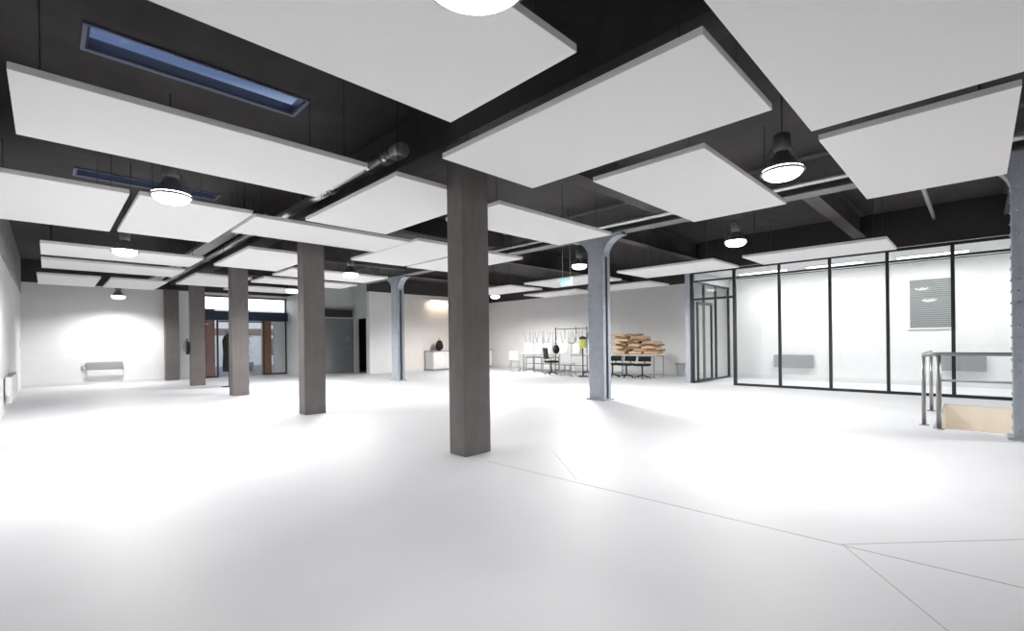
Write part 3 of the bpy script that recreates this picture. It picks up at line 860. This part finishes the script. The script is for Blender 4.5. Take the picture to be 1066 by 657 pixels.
# black bag on the left table
def bag(lab, loc, s=1.0, rz=0):
    t = thing('black_bag', lab, 'bag', loc, rz, 'black bags')
    m = MB()
    m.ball((0, 0, .16*s), .17*s, 1.0, .75, .95, 3, .05, 5)
    for v in m.bm.verts:
        if v.co.z < .02: v.co.z = 0
        if v.co.z > .22*s: v.co.x *= .6; v.co.z += .05*s
    m.build('body', M['blackcloth'], t)
    m = MB(); m.tube([(-.07*s, 0, .33*s), (-.06*s, 0, .42*s), (0, 0, .45*s), (.06*s, 0, .42*s), (.07*s, 0, .33*s)], .010, 6); m.build('strap', M['blackplastic'], t)
    return t
bag('black bag standing on the left white table between the upturned chairs', (13.6, 11.28, TH), .9, 1.2)
bag('black bag on the white counter by the warm-lit wall, left of the central column', (12.2, 16.75, .86), 1.25, .6)

# black swivel chairs
def swivel(lab, loc, rz, H=.98):
    t = thing('swivel_chair', lab, 'chair', loc, rz, 'black swivel chairs')
    m = MB()
    for k in range(5):
        a = k*2*PI/5
        m.tube([(0, 0, .10), (.24*math.cos(a), .24*math.sin(a), .06)], [.022, .014], 8)
    m.build('star_base', M['blackplastic'], t)
    m = MB()
    for k in range(5):
        a = k*2*PI/5
        m.ball((.24*math.cos(a), .24*math.sin(a), .026), .026, sub=1)
    m.build('castors', M['black'], t)
    sh = .44 if H > .8 else .40
    m = MB(); m.tube([(0, 0, .09), (0, 0, sh)], .024, 10); m.build('column', M['black'], t)
    m = MB(); m.box(-.22, .22, -.21, .21, sh, sh+.07); m.build('seat', M['blackcloth'], t, bevel=.025)
    bh = sh+.14
    m = MB()
    m.sheet(lambda u, v: ((u-.5)*.40, .20+.04*v-((u-.5)*.40)**2*.5, bh+(H-bh)*v), 8, 6, .035); m.build('backrest', M['blackcloth'], t)
    m = MB(); m.tube([(0, .1, sh+.0), (0, .235, sh+.01), (0, .245, bh+.06)], .016, 8); m.build('back_support', M['black'], t)
    return t
swivel('black swivel chair in front of the gap between the two chair tables', (12.98, 11.0, 0), 1.1)
swivel('low black swivel chair under the plywood table, behind the steel column', (13.30, 8.62, 0), R(-85), .69)
swivel('low black swivel chair under the middle of the plywood table', (13.28, 8.08, 0), R(-95), .69)
swivel('low black swivel chair under the right end of the plywood table', (13.30, 7.52, 0), R(-80), .69)

# canister on a stand
t = thing('canister_stand', 'black stand holding a yellow green canister left of the steel column', 'stand', (13.0, 9.60, 0), 0)
m = MB(); m.tube([(0, 0, .02), (0, 0, .98)], .022, 10); m.build('pole', M['black'], t)
m = MB(); m.lathe([(0, .03), (.17, .025), (.18, 0), (0, 0)], n=20); m.build('base', M['black'], t)
m = MB(); m.lathe([(0, .96), (.10, .97), (.12, 1.0), (.125, 1.24), (.11, 1.27), (0, 1.27)], n=20); m.build('canister', M['yellow'], t)
m = MB(); m.lathe([(0, 1.27), (.12, 1.27), (.13, 1.29), (.125, 1.33), (.06, 1.37), (0, 1.38)], n=20); m.build('lid', M['black'], t)

# plywood pieces heaped on the third table
def ply_mesh(w, d, sag):
    m = MB()
    m.sheet(lambda u, v: ((u-.5)*w, (v-.5)*d, .0 + sag*(2*u-1)**2), 6, 4, -.062)
    return m
p0 = ply_mesh(.44, .46, .018).build('plywood_seat', M['ply'])
p1 = ply_mesh(.46, .34, .022).build('plywood_seat', M['plydark'])
HEAP = ['bottom', 'low', 'middle', 'upper', 'top']
rr = random.Random(11)
spots = []
levels = [(7.45, 8.02, 8.60), (7.32, 7.90, 8.48), (7.52, 8.10, 8.68), (7.42, 8.0, 8.58), (7.55, 8.13, 8.70), (7.82, 8.42), (7.95, 8.55), (8.1, 8.7)]
pos = ['right end', 'right middle', 'left middle', 'left end']
names = ['lowest', 'second', 'third', 'fourth', 'fifth', 'sixth', 'seventh', 'highest']
used = [False, False]
for li, ys in enumerate(levels):
    for k, y in enumerate(ys):
        q = (li + k) % 2 if li else 0
        src = (p0, p1)[q]
        o = src if not used[q] else src.copy()
        if used[q]: COL.objects.link(o)
        used[q] = True
        z = TH + .009 + li*.084
        o.location = (13.92 + rr.uniform(-.08, .08), y, z)
        o.rotation_euler = (rr.uniform(-.006, .006), rr.uniform(-.006, .006), rr.uniform(-.22, .22) + (PI/2 if q else 0))
        where = {4: pos, 3: ['right', 'middle', 'left'], 2: ['right', 'left']}[len(ys)][k]
        tag(o, ('%s curved plywood seat in the %s layer of the heap, %s' % ('tan' if q == 0 else 'brown', names[li], where)), 'plywood seat', 'plywood seats heaped on the table', 'thing')

# small grey bin on the floor by the right wall
t = thing('waste_bin', 'small grey waste bin on the floor right of the plywood table', 'bin', (14.95, 7.05, 0), 0)
m = MB(); m.lathe([(0, .01), (.11, .01), (.15, .42), (.16, .42), (.16, .44), (.145, .44), (.105, .0), (0, 0)], n=20); m.build('body', M['greywall'], t)
m = MB(); m.lathe([(.146, .40), (.168, .40), (.168, .445), (.146, .445)], n=20); m.build('rim', M['radgrey'], t)

# long white counter against the warm-lit wall
t = thing('white_counter', 'long white counter against the warm-lit wall behind the central column', 'counter', (13.45, 16.85, 0), 0)
m = MB(); m.box(-1.75, 1.75, -.32, .32, .82, .86); m.build('worktop', M['radgrey'], t)
m = MB(); m.box(-1.72, 1.72, -.28, .30, .08, .82); m.build('body', M['white'], t)
m = MB(); m.box(-1.70, 1.70, -.24, .28, 0, .08); m.build('plinth', M['radgrey'], t)
for k in range(5):
    x = -1.70 + k*.68
    m = MB(); m.box(x+.01, x+.67, -.30, -.281, .10, .80); d = m.build('door', M['white'], t)
    m = MB(); m.tube([(x+.58, -.315, .62), (x+.58, -.315, .74)], .006, 6); m.build('handle', M['chrome'], d)

# ------------------------------------------------------------------ fill of the stair well and world
ld = bpy.data.lights.new('stair_fill', 'POINT'); ld.energy = 42; ld.color = (1, .95, .89); ld.shadow_soft_size = .15  # unseen point light added so the beige well walls glow
lo = bpy.data.objects.new('stair_fill', ld); COL.objects.link(lo); lo.location = (9.6, -1.2, -1.2)

W = bpy.data.worlds.new('sky'); SC.world = W; W.use_nodes = True
nt = W.node_tree; nt.nodes.clear()
out = nt.nodes.new('ShaderNodeOutputWorld'); bg = nt.nodes.new('ShaderNodeBackground')
tc = nt.nodes.new('ShaderNodeTexCoord'); sp = nt.nodes.new('ShaderNodeSeparateXYZ'); rp = nt.nodes.new('ShaderNodeValToRGB')
rp.color_ramp.elements[0].position = 0.22; rp.color_ramp.elements[0].color = (1.4, 1.48, 1.55, 1)
rp.color_ramp.elements[1].position = 0.44; rp.color_ramp.elements[1].color = (0.062, 0.080, 0.130, 1)
nt.links.new(tc.outputs['Generated'], sp.inputs[0]); nt.links.new(sp.outputs['Z'], rp.inputs['Fac'])
nt.links.new(rp.outputs['Color'], bg.inputs['Color']); nt.links.new(bg.outputs[0], out.inputs[0])
bg.inputs['Strength'].default_value = 2.6

# ------------------------------------------------------------------ camera
cd = bpy.data.cameras.new('camera'); co = bpy.data.objects.new('camera', cd); COL.objects.link(co)
cd.sensor_fit = 'HORIZONTAL'; cd.sensor_width = 36
cd.lens = 485.0/1066*36
cd.shift_y = (355.7-328.5)/1066
cd.clip_start = .05
yaw, roll = R(44.93), -0.0122
mx = Matrix.Rotation(-yaw, 4, 'Z') @ Matrix.Rotation(R(90), 4, 'X') @ Matrix.Rotation(roll, 4, 'Z')
co.matrix_world = Matrix.Translation((0, 0, 1.22)) @ mx
SC.camera = co
